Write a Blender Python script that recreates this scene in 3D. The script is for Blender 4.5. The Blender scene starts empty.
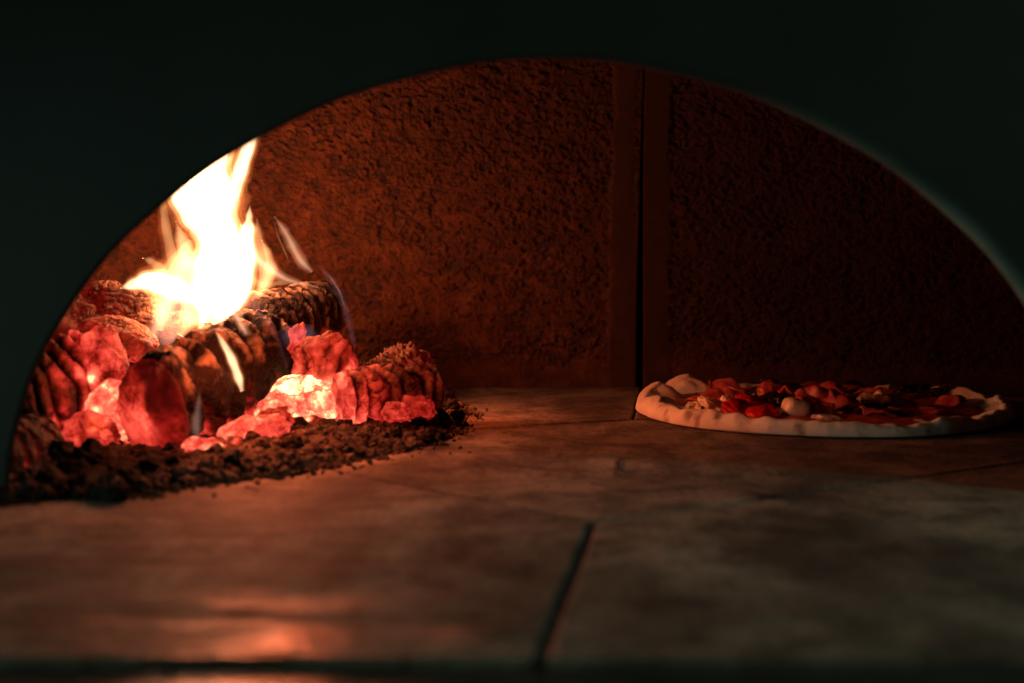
import bpy, bmesh, math, random
import numpy as np
from mathutils import Vector, Matrix, Euler

random.seed(7)
scene = bpy.context.scene
C = scene.collection
R = math.radians

# ------------------------------------------------------------------ camera maths
H, FPX, PITCH = 0.153, 1024 * 50 / 36, R(4.563)
CP, SP = math.cos(PITCH), math.sin(PITCH)

def _ray(px, py):
    x, v = (px - 512) / FPX, -(py - 341.5) / FPX
    return x, CP + v * SP, -SP + v * CP

def at(px, py, Y):
    """the point at depth Y metres that the photograph shows at a pixel"""
    dx, dy, dz = _ray(px, py)
    t = Y / dy
    return Vector((dx * t, Y, H + dz * t))

def fl(px, py, z=0.0):
    """the point of the hearth that the photograph shows at a pixel"""
    dx, dy, dz = _ray(px, py)
    t = (z - H) / dz
    return Vector((dx * t, dy * t, z))

def pxs(n, Y):
    return n * Y / FPX

# ------------------------------------------------------------------ noise (numpy)
_rng = np.random.RandomState(3)
_perm = np.arange(256); _rng.shuffle(_perm); _perm = np.concatenate([_perm, _perm, _perm])
_g = _rng.normal(size=(256, 3)); _g /= np.linalg.norm(_g, axis=1)[:, None]
_jit = _rng.rand(256, 3)

def _hash(i, j, k):
    return _perm[_perm[_perm[i & 255] + (j & 255)] + (k & 255)]

def pn(P):
    P = np.asarray(P, float)
    i = np.floor(P).astype(int); f = P - i
    u = f * f * f * (f * (f * 6 - 15) + 10)
    out = 0
    for a in (0, 1):
        for b in (0, 1):
            for c in (0, 1):
                gr = _g[_hash(i[:, 0] + a, i[:, 1] + b, i[:, 2] + c)]
                d = gr[:, 0] * (f[:, 0] - a) + gr[:, 1] * (f[:, 1] - b) + gr[:, 2] * (f[:, 2] - c)
                w = (u[:, 0] if a else 1 - u[:, 0]) * (u[:, 1] if b else 1 - u[:, 1]) * (u[:, 2] if c else 1 - u[:, 2])
                out = out + w * d
    return out * 1.5

def fbm(P, o=4, g=0.5, l=2.03):
    P = np.asarray(P, float); s, a = 0, 1.0
    for k in range(o):
        s = s + a * pn(P + 17.3 * k); P = P * l; a *= g
    return s

def worley(P):
    P = np.asarray(P, float); i = np.floor(P).astype(int)
    f1 = np.full(len(P), 9.0); f2 = np.full(len(P), 9.0)
    for a in (-1, 0, 1):
        for b in (-1, 0, 1):
            for c in (-1, 0, 1):
                q = i + np.array([a, b, c])
                d = np.linalg.norm(q + _jit[_hash(q[:, 0], q[:, 1], q[:, 2])] - P, axis=1)
                m = d < f1
                f2 = np.where(m, f1, np.minimum(f2, d)); f1 = np.where(m, d, f1)
    return f1, f2

def ss(x, a, b):
    t = np.clip((np.asarray(x, float) - a) / (b - a), 0, 1)
    return t * t * (3 - 2 * t)

# ------------------------------------------------------------------ object helpers
def tag(o, label=None, cat=None, group=None, kind=None):
    if label: o['label'] = label
    if cat: o['category'] = cat
    if group: o['group'] = group
    if kind: o['kind'] = kind
    return o

def empty(name, loc=(0, 0, 0)):
    o = bpy.data.objects.new(name, None); C.objects.link(o); o.location = loc
    o.empty_display_size = 0.02
    return o

def link(name, me, mat, parent=None):
    o = bpy.data.objects.new(name, me); C.objects.link(o)
    if mat: me.materials.append(mat)
    if parent is not None:
        o.parent = parent
        o.matrix_parent_inverse = Matrix.Translation(-parent.location)
    return o

def np_mesh(name, V, F, attrs=None, smooth=True):
    V = np.asarray(V, np.float32); F = np.asarray(F, np.int32)
    me = bpy.data.meshes.new(name)
    me.vertices.add(len(V)); me.vertices.foreach_set('co', V.ravel())
    k = F.shape[1]
    me.loops.add(F.size); me.loops.foreach_set('vertex_index', F.ravel())
    me.polygons.add(len(F)); me.polygons.foreach_set('loop_start', np.arange(0, F.size, k, dtype=np.int32))
    me.update(calc_edges=True); me.validate()
    me.polygons.foreach_set('use_smooth', np.full(len(me.polygons), smooth))
    for n, a in (attrs or {}).items():
        t = me.attributes.new(n, 'FLOAT', 'POINT'); t.data.foreach_set('value', np.asarray(a, np.float32))
    return me

def grid_faces(nu, nv, wrap=False, flip=False):
    i, j = np.meshgrid(np.arange(nu - 1), np.arange(nv if wrap else nv - 1), indexing='ij')
    j2 = (j + 1) % nv
    F = np.stack([i * nv + j, (i + 1) * nv + j, (i + 1) * nv + j2, i * nv + j2], -1).reshape(-1, 4)
    return F[:, ::-1] if flip else F

def bm_obj(name, bm, mat, parent=None, smooth=False):
    me = bpy.data.meshes.new(name); bm.to_mesh(me); bm.free()
    for p in me.polygons: p.use_smooth = smooth
    return link(name, me, mat, parent)

# ------------------------------------------------------------------ materials
def new_mat(name):
    m = bpy.data.materials.new(name); m.use_nodes = True
    nt = m.node_tree; b = nt.nodes['Principled BSDF']
    return m, nt, b

def N(nt, t, **kw):
    n = nt.nodes.new(t)
    for k, v in kw.items():
        if k in n.inputs.keys(): n.inputs[k].default_value = v
        else: setattr(n, k, v)
    return n

def noise(nt, scale, detail=5, rough=0.55, vec=None, dist=0.0):
    n = N(nt, 'ShaderNodeTexNoise', Scale=scale, Detail=detail, Roughness=rough, Distortion=dist)
    if vec is not None: nt.links.new(vec, n.inputs['Vector'])
    return n.outputs['Fac']

def ramp(nt, fac, stops, interp='LINEAR'):
    r = nt.nodes.new('ShaderNodeValToRGB'); r.color_ramp.interpolation = interp
    e = r.color_ramp.elements
    e.remove(e[1])
    for k, (p, c) in enumerate(stops):
        if k == 0: q = e[0]; q.position = p
        else: q = e.new(p)
        q.color = (c[0], c[1], c[2], 1) if isinstance(c, (tuple, list)) else (c, c, c, 1)
    nt.links.new(fac, r.inputs['Fac'])
    return r.outputs['Color']

def math_n(nt, op, a, b=None, clamp=False):
    n = nt.nodes.new('ShaderNodeMath'); n.operation = op; n.use_clamp = clamp
    for k, x in enumerate((a, b)):
        if x is None: continue
        if isinstance(x, (int, float)): n.inputs[k].default_value = x
        else: nt.links.new(x, n.inputs[k])
    return n.outputs[0]

def mix(nt, fac, a, b, mode='MIX'):
    n = nt.nodes.new('ShaderNodeMix'); n.data_type = 'RGBA'; n.blend_type = mode
    for s, x in ((n.inputs['Factor'], fac), (n.inputs['A'], a), (n.inputs['B'], b)):
        if isinstance(x, (int, float)): s.default_value = x
        elif isinstance(x, tuple): s.default_value = (*x, 1) if s.type == 'RGBA' else x
        else: nt.links.new(x, s)
    return [o for o in n.outputs if o.type == 'RGBA'][0]

def bump(nt, b, h, strength=0.5, dist=0.001):
    n = N(nt, 'ShaderNodeBump', Strength=strength, Distance=dist)
    nt.links.new(h, n.inputs['Height']); nt.links.new(n.outputs['Normal'], b.inputs['Normal'])

def coord(nt, scale=(1, 1, 1)):
    t = nt.nodes.new('ShaderNodeTexCoord')
    m = N(nt, 'ShaderNodeMapping'); m.inputs['Scale'].default_value = scale
    nt.links.new(t.outputs['Object'], m.inputs['Vector'])
    return m.outputs['Vector']

def attr(nt, name):
    return N(nt, 'ShaderNodeAttribute', attribute_name=name).outputs['Fac']

M = {}

# pitted refractory concrete of the oven's chamber
m, nt, b = new_mat('refractory'); v = coord(nt)
col = ramp(nt, noise(nt, 60, 6, 0.6, v), [(0.3, (0.047, 0.0165, 0.0058)), (0.55, (0.092, 0.034, 0.0118)), (0.75, (0.15, 0.062, 0.024))])
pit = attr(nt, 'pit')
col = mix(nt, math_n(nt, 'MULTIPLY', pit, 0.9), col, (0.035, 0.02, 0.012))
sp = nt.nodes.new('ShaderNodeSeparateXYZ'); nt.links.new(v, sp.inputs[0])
soot_falloff = math_n(nt, 'ADD', math_n(nt, 'MULTIPLY', sp.outputs['X'], 1.9), math_n(nt, 'MULTIPLY', sp.outputs['Z'], 1.3))
soot_falloff = math_n(nt, 'ADD', soot_falloff, math_n(nt, 'MULTIPLY', noise(nt, 8, 6, 0.65, v), 0.7))
soot = ramp(nt, soot_falloff, [(0.40, 0.0), (0.68, 0.6), (0.98, 0.95)])  # paints firelight fading to the right into the wall; soot towards the top
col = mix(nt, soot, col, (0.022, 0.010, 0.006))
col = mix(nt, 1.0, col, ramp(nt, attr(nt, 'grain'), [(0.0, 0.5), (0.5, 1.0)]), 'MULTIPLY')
nt.links.new(col, b.inputs['Base Color']); b.inputs['Roughness'].default_value = 0.85
b.inputs['Specular IOR Level'].default_value = 0.25
vo = N(nt, 'ShaderNodeTexVoronoi', Scale=480.0); nt.links.new(v, vo.inputs['Vector'])
hgt = math_n(nt, 'ADD', math_n(nt, 'MULTIPLY', noise(nt, 620, 4, 0.7, v), 1.3), math_n(nt, 'MULTIPLY', vo.outputs['Distance'], -0.8))
rgh = math_n(nt, 'ADD', math_n(nt, 'MULTIPLY', attr(nt, 'grain'), 0.9), 0.1)
bn = N(nt, 'ShaderNodeBump', Distance=0.0014); nt.links.new(hgt, bn.inputs['Height']); nt.links.new(rgh, bn.inputs['Strength']); nt.links.new(bn.outputs['Normal'], b.inputs['Normal'])
M['refractory'] = m

# hearth stone
m, nt, b = new_mat('hearth_stone')
v = coord(nt); vs = coord(nt, (6.0, 3.2, 3.0))
col = ramp(nt, noise(nt, 9, 7, 0.62, v, 0.6), [(0.28, (0.17, 0.125, 0.092)), (0.5, (0.36, 0.28, 0.21)), (0.72, (0.50, 0.41, 0.32))])
stain = ramp(nt, noise(nt, 1.5, 8, 0.68, vs, 0.8), [(0.42, 0.0), (0.64, 0.85)])
blot = ramp(nt, noise(nt, 26, 6, 0.7, v, 0.4), [(0.38, 0.42), (0.56, 1.0)])
col = mix(nt, 1.0, col, blot, 'MULTIPLY')
col = mix(nt, stain, col, (0.075, 0.055, 0.045))
fine = ramp(nt, noise(nt, 240, 3, 0.6, v), [(0.35, 0.58), (0.65, 1.0)])
col = mix(nt, 1.0, col, fine, 'MULTIPLY')
specks = ramp(nt, noise(nt, 75, 2, 0.5, v), [(0.685, 0.0), (0.72, 0.8)])
col = mix(nt, specks, col, (0.035, 0.028, 0.025))
nt.links.new(col, b.inputs['Base Color'])
sep = nt.nodes.new('ShaderNodeSeparateXYZ'); nt.links.new(coord(nt), sep.inputs[0])
worn = math_n(nt, 'ADD', sep.outputs['Y'], math_n(nt, 'MULTIPLY', noise(nt, 2.5, 4, 0.6, vs), 0.12))
rowz = ramp(nt, noise(nt, 1.0, 5, 0.6, coord(nt, (9, 55, 9)), 0.5), [(0.46, 0.75), (0.56, 0.18)])
fr = ramp(nt, worn, [(0.57, 0.0), (0.66, 1.0)])
rg = mix(nt, fr, rowz, (0.75, 0.75, 0.75))
b.inputs['Specular IOR Level'].default_value = 0.07
vr = coord(nt, (16, 60, 16))
nt.links.new(rg, b.inputs['Roughness'])
hh = math_n(nt, 'ADD', math_n(nt, 'MULTIPLY', noise(nt, 1.0, 5, 0.62, vr), 9.0), noise(nt, 160, 4, 0.6, v))
bump(nt, b, hh, 0.55, 0.0009)
M['stone'] = m

m, nt, b = new_mat('polished_stone'); v = coord(nt, (3, 12, 3))
col = ramp(nt, noise(nt, 8, 6, 0.6, v), [(0.35, (0.03, 0.027, 0.022)), (0.7, (0.075, 0.068, 0.055))])
nt.links.new(col, b.inputs['Base Color'])
nt.links.new(ramp(nt, noise(nt, 4, 4, 0.5, v), [(0.35, 0.14), (0.7, 0.36)]), b.inputs['Roughness'])
b.inputs['Specular IOR Level'].default_value = 0.3
bump(nt, b, noise(nt, 1.0, 5, 0.6, coord(nt, (18, 70, 18))), 1.0, 0.006)
M['ledge'] = m

m, nt, b = new_mat('soot'); v = coord(nt)
nt.links.new(ramp(nt, noise(nt, 300, 3, 0.5, v), [(0.3, (0.012, 0.01, 0.009)), (0.7, (0.03, 0.025, 0.022))]), b.inputs['Base Color'])
b.inputs['Roughness'].default_value = 0.95
M['soot'] = m

m, nt, b = new_mat('facade_plaster'); v = coord(nt)
col = ramp(nt, noise(nt, 6, 6, 0.6, v), [(0.3, (0.0075, 0.0092, 0.0079)), (0.62, (0.017, 0.020, 0.017))])
col = mix(nt, math_n(nt, 'MULTIPLY', attr(nt, 'painted_rim_light'), ramp(nt, noise(nt, 30, 5, 0.6, v), [(0.3, 0.4), (0.6, 1.0)])), col, (0.12, 0.19, 0.155))  # paler rim paints the lamp's highlight on the right edge into the colour
nt.links.new(col, b.inputs['Base Color']); b.inputs['Roughness'].default_value = 0.75
bump(nt, b, noise(nt, 14, 5, 0.6, v), 0.25, 0.003)
M['facade'] = m

# charred and glowing wood: heat and ash come with the mesh
def ember_mat(name, char, ash, strength=1.0, patchy=1.5):
    m, nt, b = new_mat(name); v = coord(nt)
    a = math_n(nt, 'ADD', attr(nt, 'ash'), math_n(nt, 'MULTIPLY', math_n(nt, 'SUBTRACT', noise(nt, 130, 6, 0.65, v), 0.5), patchy), True)
    col = mix(nt, a, char, ash)
    col = mix(nt, 1.0, col, ramp(nt, noise(nt, 500, 3, 0.6, v), [(0.3, 0.6), (0.7, 1.0)]), 'MULTIPLY')
    nt.links.new(col, b.inputs['Base Color']); b.inputs['Roughness'].default_value = 0.8
    b.inputs['Specular IOR Level'].default_value = 0.12
    h0 = attr(nt, 'ember_glow')
    n1 = math_n(nt, 'SUBTRACT', noise(nt, 110, 6, 0.6, v), 0.5)
    n1 = math_n(nt, 'ADD', n1, math_n(nt, 'MULTIPLY', math_n(nt, 'SUBTRACT', noise(nt, 330, 4, 0.65, v), 0.5), 0.9))
    h = math_n(nt, 'ADD', h0, math_n(nt, 'MULTIPLY', n1, math_n(nt, 'MULTIPLY', h0, 0.36)), True)
    vo = N(nt, 'ShaderNodeTexVoronoi', feature='DISTANCE_TO_EDGE', Scale=115.0)
    wv = N(nt, 'ShaderNodeVectorMath', operation='ADD'); nz = N(nt, 'ShaderNodeTexNoise', Scale=70.0, Detail=4.0); nt.links.new(v, nz.inputs['Vector'])
    sc_ = N(nt, 'ShaderNodeVectorMath', operation='SCALE'); sc_.inputs['Scale'].default_value = 0.016; nt.links.new(nz.outputs['Color'], sc_.inputs[0])
    nt.links.new(v, wv.inputs[0]); nt.links.new(sc_.outputs[0], wv.inputs[1]); nt.links.new(wv.outputs[0], vo.inputs['Vector'])
    crk = math_n(nt, 'MULTIPLY', ramp(nt, vo.outputs['Distance'], [(0.0, 1.0), (0.10, 0.0)]), ramp(nt, noise(nt, 45, 3, 0.5, v), [(0.42, 0.0), (0.58, 1.0)]))
    skin = ramp(nt, noise(nt, 75, 5, 0.65, v), [(0.5, 0.0), (0.66, 1.0)])
    h = math_n(nt, 'SUBTRACT', h, math_n(nt, 'MULTIPLY', crk, 0.13), True)
    h = math_n(nt, 'SUBTRACT', h, math_n(nt, 'MULTIPLY', skin, math_n(nt, 'MULTIPLY', h0, 0.22)), True)
    ec = ramp(nt, h, [(0.12, (0.25, 0.004, 0.003)), (0.4, (0.72, 0.02, 0.012)), (0.62, (1.0, 0.078, 0.050)), (0.8, (1.0, 0.23, 0.12)), (0.95, (1.0, 0.58, 0.22))])
    nt.links.new(ec, b.inputs['Emission Color'])
    es = ramp(nt, h, [(0.08, 0.0), (0.3, 0.08), (0.58, 0.40), (0.76, 0.62), (0.88, 1.0), (1.0, 1.9)])
    nt.links.new(math_n(nt, 'MULTIPLY', es, 2.2 * strength), b.inputs['Emission Strength'])
    bump(nt, b, math_n(nt, 'SUBTRACT', noise(nt, 260, 5, 0.65, v), crk), 0.8, 0.0018)
    return m
M['ember'] = ember_mat('ember', (0.022, 0.016, 0.013), (0.25, 0.155, 0.105))
M['char'] = ember_mat('charred_wood', (0.012, 0.009, 0.008), (0.42, 0.32, 0.24), 1.0, 0.35)
M['ash'] = ember_mat('wood_ash', (0.014, 0.011, 0.009), (0.17, 0.125, 0.085))

# pizza
def simple(name, stops, scale, rough, sss=0.0, spec=0.4, bs=0.4, bd=0.001, bscale=200):
    m, nt, b = new_mat(name); v = coord(nt)
    nt.links.new(ramp(nt, noise(nt, scale, 5, 0.6, v), stops), b.inputs['Base Color'])
    b.inputs['Roughness'].default_value = rough; b.inputs['Specular IOR Level'].default_value = spec
    if sss:
        b.inputs['Subsurface Weight'].default_value = sss
        b.inputs['Subsurface Scale'].default_value = 0.004
    bump(nt, b, noise(nt, bscale, 4, 0.6, v), bs, bd)
    return m
m, nt, b = new_mat('dough'); v = coord(nt)
col = ramp(nt, noise(nt, 45, 5, 0.6, v), [(0.3, (0.68, 0.54, 0.40)), (0.7, (0.85, 0.74, 0.60))])
brown = attr(nt, 'brown')
col = mix(nt, brown, col, (0.17, 0.075, 0.03))
fl2 = ramp(nt, noise(nt, 110, 4, 0.6, v), [(0.66, 0.0), (0.74, 0.55)])
col = mix(nt, fl2, col, (0.30, 0.17, 0.08))
nt.links.new(col, b.inputs['Base Color']); b.inputs['Roughness'].default_value = 0.75
b.inputs['Specular IOR Level'].default_value = 0.2
bump(nt, b, noise(nt, 150, 5, 0.6, v), 0.4, 0.002)
M['dough'] = m
M['sauce'] = simple('tomato_sauce', [(0.3, (0.30, 0.035, 0.015)), (0.7, (0.48, 0.09, 0.03))], 70, 0.35, 0, 0.5, 0.8, 0.003, 90)
M['cheese'] = simple('melted_cheese', [(0.35, (0.72, 0.56, 0.34)), (0.7, (0.80, 0.68, 0.50))], 60, 0.35, 0.2, 0.5)
M['pepper'] = simple('red_pepper', [(0.3, (0.42, 0.008, 0.006)), (0.7, (0.60, 0.018, 0.012))], 40, 0.25, 0.15, 0.5, 0.3)
M['ham'] = simple('cured_ham', [(0.3, (0.22, 0.022, 0.018)), (0.55, (0.40, 0.06, 0.045)), (0.75, (0.58, 0.22, 0.16))], 70, 0.48, 0.2, 0.5, 0.5, 0.002, 120)
M['olive'] = simple('dark_olive', [(0.3, (0.012, 0.008, 0.010)), (0.7, (0.035, 0.02, 0.02))], 40, 0.25)
M['mushroom'] = simple('browned_mushroom', [(0.3, (0.18, 0.09, 0.05)), (0.7, (0.38, 0.22, 0.13))], 60, 0.5)

# flames: glowing gas, a volume with nothing on its surface
def flame_mat(name, col, strength):
    m = bpy.data.materials.new(name); m.use_nodes = True; nt = m.node_tree
    for n in list(nt.nodes): nt.nodes.remove(n)
    o = nt.nodes.new('ShaderNodeOutputMaterial'); e = N(nt, 'ShaderNodeEmission', Strength=strength)
    e.inputs['Color'].default_value = (*col, 1)
    nt.links.new(e.outputs[0], o.inputs['Volume'])
    return m
M['f_out'] = flame_mat('flame_fringe', (1.0, 0.24, 0.06), 16)
M['f_mid'] = flame_mat('flame_body', (1.0, 0.5, 0.2), 85)
M['f_in'] = flame_mat('flame_heart', (1.0, 0.72, 0.42), 260)
M['f_veil'] = flame_mat('flame_veil', (1.0, 0.42, 0.30), 9)
M['f_veil_in'] = flame_mat('flame_veil_heart', (1.0, 0.6, 0.42), 22)
M['f_wisp'] = flame_mat('flame_wisp', (1.0, 0.40, 0.20), 34)
M['f_wisp_in'] = flame_mat('flame_wisp_heart', (1.0, 0.6, 0.36), 120)
M['f_blue'] = flame_mat('flame_gas', (0.8, 0.42, 0.6), 5)

# ------------------------------------------------------------------ the oven's chamber
oven = tag(empty('pizza_oven', (0.02, 0.8, 0)),
           'pizza oven with dark plastered arched mouth and pitted brown back wall', 'oven')
XC, RW = 0.06, 1.05
YB = 1.36
XJ = at(640, 300, YB).x

def wall_y(x):
    return YB - RW + np.sqrt(RW * RW - (x - XC) ** 2)

def wall_panel(x0, x1, edge_side):
    step = 0.00125
    xs = np.arange(x0, x1, step); zs = np.arange(-0.004, 0.40, step)
    X, Z = np.meshgrid(xs, zs, indexing='ij'); X = X.ravel(); Z = Z.ravel()
    # the joint is wider at its foot, the panel's edge is ragged
    jz = np.stack([Z * 60, Z * 0, Z * 0 + edge_side], 1)
    gap = 0.0036 - 0.0032 * ss(Z, 0.02, 0.30) * (1 if edge_side < 0 else 0.7) + 0.0007 * pn(jz) * ss(Z, 0.1, 0.25)
    if edge_side < 0:
        X = x0 + (X - x0) * ((XJ - gap) - x0) / (x1 - x0); ed = (XJ - gap) - X
    else:
        X = x1 - (x1 - X) * (x1 - (XJ + gap)) / (x1 - x0); ed = X - (XJ + gap)
    lean = np.maximum(Z - 0.14, 0) ** 2 * 0.9
    Y = wall_y(X) - lean
    P = np.stack([X, Y, Z], 1)
    W = P * np.array([1, 1, 1.25])
    warp = np.stack([pn(W * 90), pn(W * 90 + 31), pn(W * 90 + 57)], 1) * 0.004
    f1, f2 = worley((W + warp) * np.array([150, 150, 190]))
    g1, g2 = worley((W + warp * 1.6) * np.array([62, 62, 84]))
    big = fbm(W * 22, 3)
    grainy = ss(W[:, 2] + 0.05 * pn(W * 12), 0.12, 0.30)             # coarser grain higher up
    crev = (1 - ss(f2 - f1, 0.03, 0.26)) * ss(pn(W * 75 + 5) + 0.4 * grainy, 0.0, 0.35)
    crev2 = (1 - ss(g2 - g1, 0.02, 0.15)) * ss(pn(W * 24 + 40), -0.1, 0.25)
    nz = fbm(W * np.array([125, 125, 190]) + 71, 4, 0.62)
    vary = pn(W * 19 + 77) + 0.6 * pn(W * 47 + 7)
    deep = ss(nz + 0.06 * grainy + 0.18 * vary, 0.42, 0.62)
    deep = np.maximum(deep, 0.9 * ss(fbm(W * np.array([52, 52, 84]) + 19, 3, 0.65), 0.5, 0.66))
    deep = np.maximum(deep, 0.6 * ss(fbm(W * 230 + 3, 2), 0.36, 0.6))
    holes = ss(pn(W * 260 + 13), 0.42, 0.6)
    pit = np.clip(deep + 0.30 * crev + 0.8 * crev2 + 0.6 * holes, 0, 1.15)
    # smooth trowelled bands along the joint and a smooth foot
    wob = 0.003 * pn(np.stack([Z * 25, Z * 0 + 5, Z * 0], 1)) + 0.003 * pn(W * 150 + 2)
    if edge_side < 0:
        band = ss(ed + wob, 0.024, 0.029); near = (1 - ss(ed, 0.002, 0.008)) * ss(Z, 0.12, 0.2)
    else:
        band = ss(ed + wob, 0.023, 0.028); near = 0 * ed
    foot = ss(Z + 0.006 * pn(W * 30), 0.012, 0.034)
    k = np.maximum(band, near * 0.8) * (0.25 + 0.75 * foot) + 0.03
    bumpy = fbm(W * 120, 3)
    d = k * (-0.0030 * pit + (0.0009 + 0.0016 * grainy) * (0.5 - f1) + 0.0009 * bumpy) + 0.0022 * big * (0.3 + 0.7 * band)
    nx = -(X - XC) / RW; ny = -np.sqrt(1 - nx * nx)
    P[:, 0] += nx * d; P[:, 1] += ny * d - (1 - band) * 0.0008
    nu, nv = len(xs), len(zs)
    P = P.reshape(nu, nv, 3); pit = (pit * k).reshape(nu, nv); grain = np.clip(k, 0, 1).reshape(nu, nv)
    # the panel's edge face in the joint goes back 45 mm
    e = P[-1 if edge_side < 0 else 0].copy()
    rows = []
    for q in (0.003, 0.012, 0.045):
        r_ = e.copy(); r_[:, 1] += q; rows.append(r_[None])
    ep = np.zeros((3, nv))
    if edge_side < 0:
        P = np.concatenate([P] + rows); pit = np.concatenate([pit, ep]); grain = np.concatenate([grain, ep + 0.6])
    else:
        P = np.concatenate(rows[::-1] + [P]); pit = np.concatenate([ep, pit]); grain = np.concatenate([ep + 0.6, grain])
    me = np_mesh('wall_panel', P.reshape(-1, 3), grid_faces(P.shape[0], nv, flip=True), {'pit': pit.ravel(), 'grain': grain.ravel()})
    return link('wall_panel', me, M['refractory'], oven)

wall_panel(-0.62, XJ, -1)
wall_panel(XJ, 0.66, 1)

# vault: closes the chamber over and beside the fire and backs the joint
def vault():
    xs = np.concatenate([np.linspace(-0.625, 0.665, 40)])
    plan = [(0.685, 0.80), (0.685, 0.95), (0.67, 1.1)] + [(x, float(wall_y(x)) + 0.047) for x in xs[::-1]] + [(-0.635, 1.1), (-0.645, 0.95), (-0.645, 0.80)]
    plan = np.array(plan); c = np.array([0.02, 0.95])
    V = []; prof = [(0, -0.03), (0, 0.2), (0.03, 0.30), (0.1, 0.37), (0.25, 0.42), (0.5, 0.45), (0.8, 0.46), (1.0, 0.462)]
    for s, z in prof:
        q = plan.copy(); q[:, 0] = c[0] + (plan[:, 0] - c[0]) * (1 - s)
        q[:, 1] = np.where(plan[:, 1] > 0.81, 0.8 + (plan[:, 1] - 0.8) * (1 - s * 0.9), 0.8)
        V.append(np.concatenate([q, np.full((len(q), 1), z)], 1))
    V = np.array(V)
    me = np_mesh('vault', V.reshape(-1, 3), grid_faces(V.shape[0], V.shape[1]), {'pit': np.zeros(V.shape[0] * V.shape[1])})
    o = link('vault', me, M['soot'], oven)
    s = o.modifiers.new('thick', 'SOLIDIFY'); s.thickness = 0.02; s.offset = 1
vault()

# the arched mouth
def arch():
    YA = 0.80
    c = at(548, 490, YA); ex = 2 / 1.85; a = pxs(541, YA); bb = pxs(430, YA)
    prof = [(1.1, YA + 0.0), (0.5, YA), (0.012, YA), (0.0035, YA - 0.001), (0.0, YA - 0.004)]
    r_ = 0.016
    for k in range(1, 11):
        t = R(22) + (math.pi / 2 - R(22)) * k / 10
        prof.append((r_ * (math.cos(R(22)) - math.cos(t)) * 1.0, YA - 0.004 - r_ * 0.8 * (math.sin(t) - math.sin(R(22)))))
    yf = prof[-1][1]
    for q in (0.05, 0.08, 0.13, 0.2, 0.35, 0.6, 1.1):
        prof.append((q, yf - 0.0005))
    rows = []
    ths = [None] + list(np.linspace(0, math.pi, 121)) + [None]
    for n_, th in enumerate(ths):
        row = []
        rk = 0.25 + 0.55 * ss(math.cos(th if th is not None else (0.0 if n_ == 0 else math.pi)), -0.2, 0.75)
        for off, y in [(o_ * rk if 4 < i_ < 15 else o_, YA - 0.004 + (y_ - YA + 0.004) * rk if i_ > 4 else y_) for i_, (o_, y_) in enumerate(prof)]:
            if th is None:
                sgn = 1 if n_ == 0 else -1
                row.append((c.x + sgn * (a + off), y, -0.035))
            else:
                ct, st = math.cos(th), math.sin(th)
                px_ = math.copysign(abs(ct) ** ex, ct); pz_ = abs(st) ** ex
                nn = Vector((math.copysign(abs(ct) ** (2 - ex), ct) / a, abs(st) ** (2 - ex) / bb)).normalized()
                w = 0.0003 * math.sin(th * 23)
                row.append((c.x + a * px_ + nn.x * (off + w), y, c.z + bb * pz_ + nn.y * (off + w)))
        rows.append(row)
    V = np.array(rows)
    rim_light = np.outer(np.array([0.0 if t_ is None else float(ss(math.cos(t_), 0.3, 0.85)) for t_ in ths]), np.array([0, 0, 0, .2, .5, .9, 1, 1, .8, .5, .3, .15, .05] + [0.0] * (len(prof) - 13))).ravel()  # strength of the painted highlight, along the arch's right side only
    me = np_mesh('arch_front', V.reshape(-1, 3), grid_faces(V.shape[0], V.shape[1], flip=True), {'painted_rim_light': rim_light})
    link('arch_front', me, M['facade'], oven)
arch()

# ------------------------------------------------------------------ the hearth
hb = bmesh.new()
bmesh.ops.create_cube(hb, size=1, matrix=Matrix.Translation((0.02, 0.96, -0.0172)) @ Matrix.Diagonal((1.9, 0.92, 0.03, 1)))
floor = bm_obj('hearth_floor', hb, M['soot'])
tag(floor, 'grey stone hearth of fitted slabs with open joints inside the oven', 'hearth', kind='structure')

def tile(pts, gap=0.0012, z=0.0, th=0.012):
    pts = [Vector((p[0], p[1])) for p in pts]
    area = sum(pts[i].x * pts[(i + 1) % len(pts)].y - pts[(i + 1) % len(pts)].x * pts[i].y for i in range(len(pts)))
    if area < 0: pts = pts[::-1]
    n = len(pts); out = []
    for i in range(n):                                   # inset by half the joint
        a0, a1, a2 = pts[i - 1], pts[i], pts[(i + 1) % n]
        d1 = (a1 - a0).normalized(); d2 = (a2 - a1).normalized()
        n1 = Vector((-d1.y, d1.x)); n2 = Vector((-d2.y, d2.x))
        bis = (n1 + n2); bis = bis / max(0.3, bis.dot(n1))
        out.append(a1 + bis * gap)
    # ragged edges
    fine = []
    for i in range(n):
        p, q = out[i], out[(i + 1) % n]; L = (q - p).length; k = max(2, int(L / 0.006))
        nn = Vector((-(q - p).y, (q - p).x)).normalized()
        for j in range(k):
            w = p.lerp(q, j / k)
            e = pn(np.array([[w.x * 70, w.y * 70, i * 3.1]]))[0] * 0.0007 if 0 < j else 0
            fine.append(w + nn * e)
    bm = bmesh.new()
    vs = [bm.verts.new((p.x, p.y, z)) for p in fine]
    f = bm.faces.new(vs)
    ex = bmesh.ops.extrude_face_region(bm, geom=[f])
    for e in ex['geom']:
        if isinstance(e, bmesh.types.BMVert): e.co.z = z - th
    bmesh.ops.recalc_face_normals(bm, faces=bm.faces)
    top = [e for e in bm.edges if all(abs(w.co.z - z) < 1e-6 for w in e.verts) and len(e.link_faces) == 2]
    bmesh.ops.bevel(bm, geom=top, offset=0.0016, segments=2, affect='EDGES', profile=0.5)
    return bm_obj('hearth_slab', bm, M['stone'], floor)

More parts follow.
